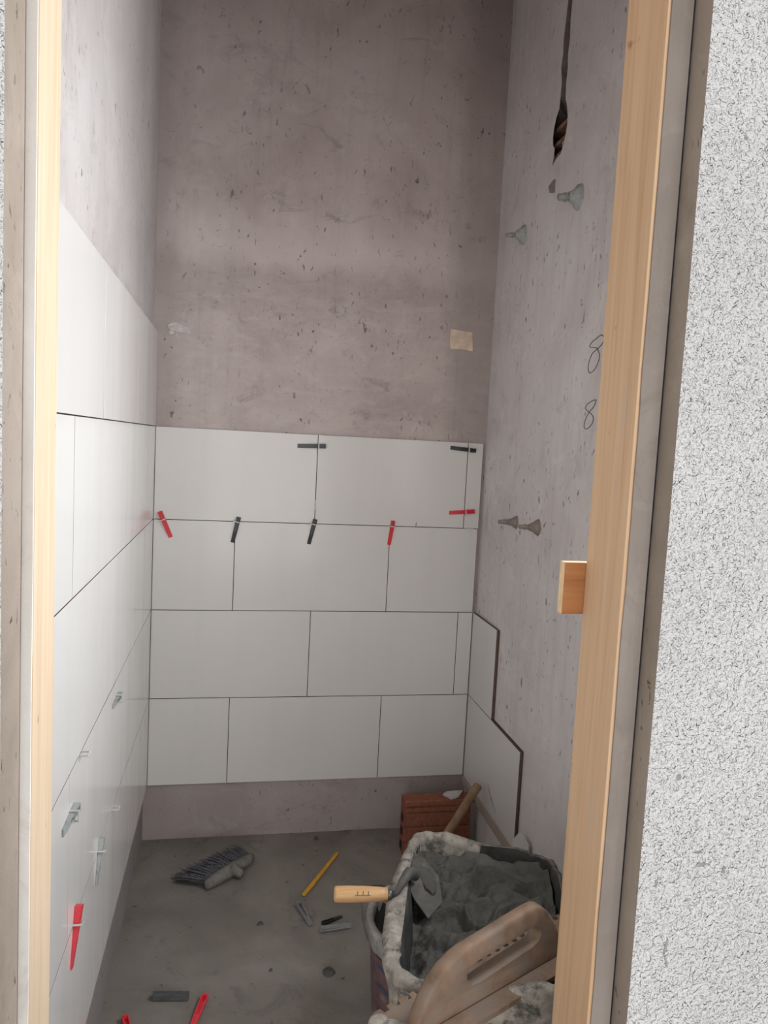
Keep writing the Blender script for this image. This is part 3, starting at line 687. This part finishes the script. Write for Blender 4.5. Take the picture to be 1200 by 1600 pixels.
# mallet
hm = empty('mallet', (0.99, -0.62, 0.0)); tag(hm, 'wooden handled mallet leaning towards the tiled right corner', 'mallet')
def rel(p): return Vector(p)-Vector((0.99, -0.62, 0.0))
A = Vector((1.236, -0.285, 0.315)); Bm = Vector((1.112, -0.375, 0.203)); d = (Bm-A).normalized()
Cc = A+d*0.34
bm = bmesh.new(); tube(bm, [rel(A), rel(A+d*0.004), rel(A+d*0.05), rel(A+d*0.16), rel(Cc)], [0.013, 0.0165, 0.0165, 0.0155, 0.015], 16)
obj('handle', bm, M_HAMMER, hm, True)
hx = d.cross(Vector((0, 0, 1))).normalized()
bm = bmesh.new(); tube(bm, [rel(Cc-hx*0.05), rel(Cc-hx*0.045), rel(Cc+hx*0.045), rel(Cc+hx*0.05)], [0.024, 0.028, 0.028, 0.024], 20)
obj('head', bm, M_BLACK, hm, True)

# ------------------------------------------------------------------ buckets under the tub
def bucket(c, label, R=0.172, r0=0.142, H=0.330):
    root = empty('bucket', (c[0], c[1], 0.0)); tag(root, label, 'bucket', 'buckets carrying the mortar tub')
    bm = bmesh.new()
    lathe(bm, [(0, 0.003), (r0-0.006, 0.003), (r0, 0.010), (r0+(R-0.006-r0)*0.8, H*0.8), (R-0.006, H-0.022)], 40)
    lathe(bm, [(R-0.012, H-0.022), (r0-0.006, 0.016), (0, 0.014)], 40, mi=1)
    obj('body', bm, [M_BUCKET, M_TUBIN], root, True)
    bm = bmesh.new()
    lathe(bm, [(R-0.006, H-0.060), (R+0.001, H-0.056), (R+0.004, H-0.020), (R+0.006, H-0.004), (R+0.002, H), (R-0.010, H), (R-0.013, H-0.006), (R-0.014, H-0.06)], 40)
    for v in bm.verts: v.co += Vector((v.co.x, v.co.y, 0)).normalized()*fbm(v.co, 3, 30)*0.003
    obj('rim', bm, M_BUCKRIM, root, True)
    return root
bk = bucket((0.853, -1.062), 'stained plastic bucket with whitened rim under the left side of the mortar tub')
def label_strip(z0, z1, a0, a1, mat, name):
    bm = bmesh.new(); n = 16; p = []
    for k in range(n+1):
        a = a0+(a1-a0)*k/n
        for z in (z0, z1):
            r = 0.142+(0.166-0.142)*z/0.308+0.0035; p.append(bm.verts.new((r*math.cos(a), r*math.sin(a), z)))
    for k in range(n): bm.faces.new((p[2*k], p[2*k+2], p[2*k+3], p[2*k+1]))
    return obj(name, bm, mat, bk, True)
label_strip(0.07, 0.262, math.pi*0.92, math.pi*1.32, M_LABEL, 'label')
lb = bk.children[-1]
for (z0, z1) in ((0.232, 0.244), (0.176, 0.190), (0.108, 0.120)):
    bm = bmesh.new(); n = 10; p = []
    for k in range(n+1):
        a = math.pi*(1.09+0.14*k/n)
        for z in (z0, z1):
            r = 0.142+(0.166-0.142)*z/0.308+0.0045; p.append(bm.verts.new((r*math.cos(a), r*math.sin(a), z)))
    for k in range(n): bm.faces.new((p[2*k], p[2*k+2], p[2*k+3], p[2*k+1]))
    o = obj('label_print', bm, M_LABEL2, lb, True)
# carrying bail of the bucket
bm = bmesh.new(); pts = []
for k in range(15):
    a = math.pi*(0.62+0.50*k/14); pts.append((0.192*math.cos(a), 0.192*math.sin(a), 0.300+0.055*math.sin(math.pi*k/14)))
tube(bm, pts, 0.0022, 6); obj('bail', bm, M_STEEL, bk, True)
bucket((0.93, -1.52), 'plastic bucket under the front of the mortar tub', 0.150, 0.125, 0.330)

# ------------------------------------------------------------------ mortar tub
BL, BR, FR, FL = Vector((0.787, -1.022)), Vector((1.138, -1.179)), Vector((0.975, -1.728)), Vector((0.606, -1.580))
TC = (BL+BR+FR+FL)/4
def bil(a, b):
    u = (a+1)/2; v = (b+1)/2
    return FL*(1-u)*(1-v)+FR*u*(1-v)+BR*u*v+BL*(1-u)*v
NS = 120
def sq(k):
    t = 2*math.pi*k/NS; e = 2/9.0
    c, s = math.cos(t), math.sin(t)
    return math.copysign(abs(c)**e, c), math.copysign(abs(s)**e, s)
def hump(a, b):
    """rim height: built up with mortar at the front right, nicked at the back"""
    h = 0.0
    if b < -0.7: h += 0.040*math.exp(-((a-0.55)/0.30)**2)
    if b > 0.7: h += 0.008*math.exp(-((a+0.55)/0.35)**2)-0.010*math.exp(-((a+0.05)/0.06)**2)
    if a > 0.7: h += 0.012*math.sin(b*4)
    return h
RIM = 0.552
prof = [(0.90, 0.3335, 0), (0.915, 0.336, 0.0), (0.945, 0.44, 0.3), (0.965, 0.505, 0.6), (0.985, 0.528, 0.9), (1.0, 0.540, 1), (0.995, RIM-0.002, 1), (0.965, RIM+0.004, 1), (0.935, RIM+0.002, 1), (0.912, RIM-0.016, 0.8), (0.895, 0.50, 0.4), (0.875, 0.46, 0.1), (0.82, 0.36, 0), (0.70, 0.345, 0)]
bm = bmesh.new(); rings = []
for li, (s, z, wgt) in enumerate(prof):
    ring = []
    for k in range(NS):
        a, b = sq(k); si = s if (a > 0 or li < 8) else 1-(1-s)*(1.0+0.95*min(1, -a*1.3)*(0.55-0.45*b)); p = bil(a*si, b*s)
        if a < -0.3 and 2 <= li < 8: p = p+Vector((-0.024, 0.008))*(0.5 if li == 7 else 1)*max(0, 1-((b+0.12)/0.85)**2)*min(1, (-a-0.3)*2)*min(1, (li-1)/4)
        q = Vector((p.x, p.y, z+hump(a, b)*wgt))
        if li >= 2:
            nv = Vector((noise.noise(q*38), noise.noise(q*38+Vector((9, 3, 1))), noise.noise(q*38+Vector((4, 7, 2)))))
            nv2 = Vector((noise.noise(q*95), noise.noise(q*95+Vector((9, 3, 1))), noise.noise(q*95+Vector((4, 7, 2)))))
            q += (nv*0.0065+nv2*0.0030)*(0.4+0.6*wgt)
        ring.append(bm.verts.new(q-Vector((TC.x, TC.y, 0.3335))))
    rings.append(ring)
for li, (a, b) in enumerate(zip(rings, rings[1:])):
    for k in range(NS):
        f = bm.faces.new((a[k], a[(k+1) % NS], b[(k+1) % NS], b[k]))
        sa, sb = sq(k)
        inner = li >= 8 + ((1+int(2.4*(0.5+0.5*noise.noise(Vector((k*0.23, 3.1, 0)))))) if (sb > 0.6 and sa < 0.25+0.3*noise.noise(Vector((k*0.31, li*0.7, 0)))) else 0)
        f.material_index = 1 if inner else (2 if (sa > 0.15+0.8*noise.noise(Vector((k*0.37, li*0.45, 5))) and sb > -0.8) else 0)
bm.faces.new(rings[0][::-1]); f = bm.faces.new(rings[-1]); f.material_index = 1
tub = empty('mortar_tub', (TC.x, TC.y, 0.3335)); tag(tub, 'rectangular mixing tub crusted with dried mortar, standing on buckets', 'tub')
obj('body', bm, [M_CRUST, M_TUBIN, M_CRUSTDK], tub, True)
# wet mortar
bm = bmesh.new(); nu, nv = 110, 150; vs = []
for j in range(nv+1):
    row = []
    for i in range(nu+1):
        a = -1+2*i/nu; b = -1+2*j/nv
        z = 0.478
        z += 0.030*max(0, a)**2 - 0.040*math.exp(-((a+0.95)/0.35)**2-((b+0.1)/0.55)**2)           # scooped out on the left
        z += 0.030*math.exp(-((b-0.98)/0.22)**2) + 0.018*math.exp(-((a-0.35)/0.35)**2-((b-0.30)/0.25)**2)
        z -= 0.022*math.exp(-((a+0.28)/0.26)**2-((b-0.12)/0.16)**2)
        z += 0.016*math.exp(-((a-0.1)/0.5)**2-((b+0.12-0.25*a)/0.06)**2)                          # ridge pushed up by the trowel
        z -= 0.016*math.exp(-((a-0.1)/0.5)**2-((b+0.26-0.25*a)/0.05)**2)
        p = bil(a*0.875, b*0.90)
        q = Vector((p.x, p.y, 0))
        wq = q+Vector((noise.noise(q*13), noise.noise(q*13+Vector((5, 2, 8))), 0))*0.03
        rd = 1-abs(noise.noise(wq*11+Vector((2, 9, 4))))
        z += 0.036*max(0, rd-0.70)/0.30*(0.4+0.6*max(0, min(1, 0.7+0.8*a)))
        z -= 0.030*max(0, noise.noise(wq*17+Vector((8, 1, 4)))-0.15)
        z += 0.010*fbm(q, 4, 9) + 0.007*(1-abs(noise.noise(q*26)))*max(0, noise.noise(q*7+Vector((3, 1, 0)))+0.2) + 0.0045*fbm(q, 3, 45) + 0.010*max(0, noise.noise(wq*34)-0.25)
        z = min(z, 0.522+0.1*(z-0.522)); edge = max(abs(a), abs(b)); z += 0.012*max(0, (edge-0.9)/0.1)
        row.append(bm.verts.new(Vector((p.x, p.y, z))-Vector((TC.x, TC.y, 0.3335))))
    vs.append(row)
for j in range(nv):
    for i in range(nu): bm.faces.new((vs[j][i], vs[j][i+1], vs[j+1][i+1], vs[j+1][i]))
mo = obj('wet_mortar', bm, M_MORTAR, None, True); mo.location = (TC.x, TC.y, 0.3335); tag(mo, 'wet dark grey mortar filling the tub in ridges and lumps', 'mortar', kind='stuff')

# ------------------------------------------------------------------ notched float lying on the tub
e1 = Vector((0.89, 0.456, 0)).normalized(); nn = Vector((0.456, -0.89, 0)).normalized()
fl = empty('notched_float', (0.596, -1.67, 0.562)); fl.rotation_euler = (0, 0, math.atan2(e1.y, e1.x)); tag(fl, 'big worn float with a toothed edge and slotted grip lying across the tub', 'float')
# local: x along, -y towards the viewer
bm = bmesh.new(); x0, x1 = -0.045, 0.500; pts = []
pitch = 0.0262; x = x0+0.016; top = [(x0, -0.006)]
while x < x1-0.02:
    top += [(x, -0.0005), (x+0.0115, -0.0005), (x+0.013, -0.012), (x+0.0245, -0.012)]
    x += pitch
top.append((x1, -0.003))
outline = top+[(x1, -0.118), (x1-0.01, -0.124), (x0+0.01, -0.124), (x0-0.004, -0.118)]
prism(bm, [(px, py, 0.0) for px, py in outline], (0, 0, 0.011))
obj('plate', bm, M_FLOAT, fl)
hp = [(-0.014, 0.010), (-0.010, 0.026), (0.000, 0.048), (0.014, 0.072), (0.032, 0.094), (0.055, 0.111), (0.080, 0.122), (0.104, 0.127), (0.190, 0.134), (0.276, 0.141), (0.296, 0.140), (0.312, 0.133), (0.328, 0.120), (0.345, 0.100), (0.362, 0.074), (0.380, 0.040), (0.392, 0.010)]
slot = [(0.112, 0.077), (0.117, 0.086), (0.129, 0.090), (0.200, 0.094), (0.288, 0.098), (0.302, 0.092), (0.306, 0.081), (0.300, 0.071), (0.285, 0.066), (0.210, 0.060), (0.141, 0.054), (0.122, 0.057), (0.113, 0.066)]
bm = bmesh.new(); TH = 0.030
for yy in (0, 1):
    pass
def two(loop, y): return [bm.verts.new((a, y, b)) for a, b in loop]
ch = 0.006
def shrink(loop, d, inv=1):
    n = len(loop); out = []
    for i in range(n):
        p, q, r = Vector(loop[i-1]), Vector(loop[i]), Vector(loop[(i+1) % n])
        t = ((q-p).normalized()+(r-q).normalized()).normalized(); nrm = Vector((t.y, -t.x))*inv
        out.append((q.x+nrm.x*d, q.y+nrm.y*d))
    return out
hp_in = shrink(hp, ch); sl_out = shrink(slot, ch*0.8, -1)
yA, yB = -0.060, -0.060-TH
loopsH = [(hp_in, yA), (hp, yA-ch), (hp, yB+ch), (hp_in, yB)]; loopsS = [(sl_out, yA), (slot, yA-ch), (slot, yB+ch), (sl_out, yB)]
VH = [two(l, y) for l, y in loopsH]; VS = [two(l, y) for l, y in loopsS]
for L_ in (VH, VS):
    for a, b in zip(L_, L_[1:]):
        for k in range(len(a)): bm.faces.new((a[k], a[(k+1) % len(a)], b[(k+1) % len(a)], b[k]))
for vh, vsl in ((VH[0], VS[0]), (VH[3], VS[3])):
    pool = vh+vsl
    for t in tessellate_polygon([[Vector((v.co.x, v.co.z, 0)) for v in vh], [Vector((v.co.x, v.co.z, 0)) for v in vsl]]): bm.faces.new([pool[i] for i in t])
bmesh.ops.recalc_face_normals(bm, faces=bm.faces[:])
ho = obj('grip', bm, M_FLOAT, fl)
for p in ho.data.polygons: p.use_smooth = True
try:
    ho.data.set_sharp_from_angle(angle=math.radians(50))
except Exception: pass
# dried plaster on the left end of the plate
bm = bmesh.new()
for (px, py, r) in ((-0.038, -0.022, 0.016), (-0.030, -0.045, 0.018), (-0.046, -0.036, 0.010), (-0.020, -0.060, 0.016), (-0.035, -0.075, 0.014)):
    g = bmesh.ops.create_icosphere(bm, subdivisions=2, radius=r)
    for v in g['verts']:
        v.co = Vector((v.co.x*1.2+px, v.co.y+py, v.co.z*0.35+0.0115)); v.co += v.normal*0.002*noise.noise(v.co*140)
obj('dried_plaster', bm, M_CRUST, fl, True)

# ------------------------------------------------------------------ trowel
tr = empty('trowel', (0.61, -1.315, 0.56)); tag(tr, 'bricklayer trowel with varnished wooden handle resting on the tub edge', 'trowel')
O = Vector((0.61, -1.315, 0.56))
h0, h1 = Vector((0.5455, -1.306, 0.5610))-O, Vector((0.6665, -1.3205, 0.5620))-O
dh = (h1-h0)
bm = bmesh.new()
tube(bm, [h0, h0+dh*0.012, h0+dh*0.05, h0+dh*0.25, h0+dh*0.55, h0+dh*0.85, h1], [0.0125, 0.0160, 0.0172, 0.0178, 0.0170, 0.0150, 0.0135], 20)
hd = obj('handle', bm, M_HANDLE, tr, True)
bm = bmesh.new(); tube(bm, [h0-dh*0.001, h0+dh*0.011], [0.0122, 0.0157], 20); obj('butt', bm, M_ENDGRAIN, hd)
bm = bmesh.new(); tube(bm, [h1, h1+dh*0.085], [0.0120, 0.0105], 16); obj('ferrule', bm, M_FERRULE, tr, True)
# burnt-in mark: one long stroke with three short ones
side = Vector((0, -0.72, 0.69)); ax = dh.normalized()
bm = bmesh.new()
def stroke(t0, t1, s0, s1):
    pts = []
    for k in range(4):
        t = t0+(t1-t0)*k/3; s = s0+(s1-s0)*k/3
        nrm = (side.normalized()*math.cos(s)+ax.cross(side).normalized()*math.sin(s)); pts.append(h0+dh*t+nrm*0.0176)
    tube(bm, pts, 0.0008, 5)
stroke(0.37, 0.66, 0.35, 0.35)
for t in (0.42, 0.52, 0.62): stroke(t, t, 0.35, -0.15)
obj('burnt_mark', bm, M_PENCIL, hd)
bm = bmesh.new()
tube(bm, [h1+dh*0.08, Vector((0.688, -1.324, 0.566))-O, Vector((0.702, -1.314, 0.586))-O, Vector((0.722, -1.290, 0.592))-O, Vector((0.742, -1.252, 0.566))-O, Vector((0.752, -1.235, 0.548))-O], [0.0050, 0.0060, 0.0100, 0.0125, 0.0130, 0.0110], 10)
obj('neck', bm, M_STEEL, tr, True)
bm = bmesh.new()
bl = [Vector(p)-O for p in ((0.773, -1.125, 0.548), (0.800, -1.150, 0.540), (0.823, -1.195, 0.520), (0.816, -1.262, 0.494), (0.772, -1.300, 0.482), (0.745, -1.270, 0.512), (0.734, -1.250, 0.532))]
prism(bm, bl, (-0.001, 0.0005, -0.0025))
obj('blade', bm, M_STEEL, tr)
bm = bmesh.new(); g = bmesh.ops.create_icosphere(bm, subdivisions=3, radius=0.03)
for v in g['verts']:
    q = v.co.copy(); v.co = Vector((0.792, -1.205, 0.520))-O+Vector((q.x*0.75, q.y*1.5, q.z*0.42+0.35*q.y-0.3*q.x)); v.co += Vector((1, 1, 1))*0.004*noise.noise(q*70)
obj('stuck_mortar', bm, M_MORTAR, tr, True)
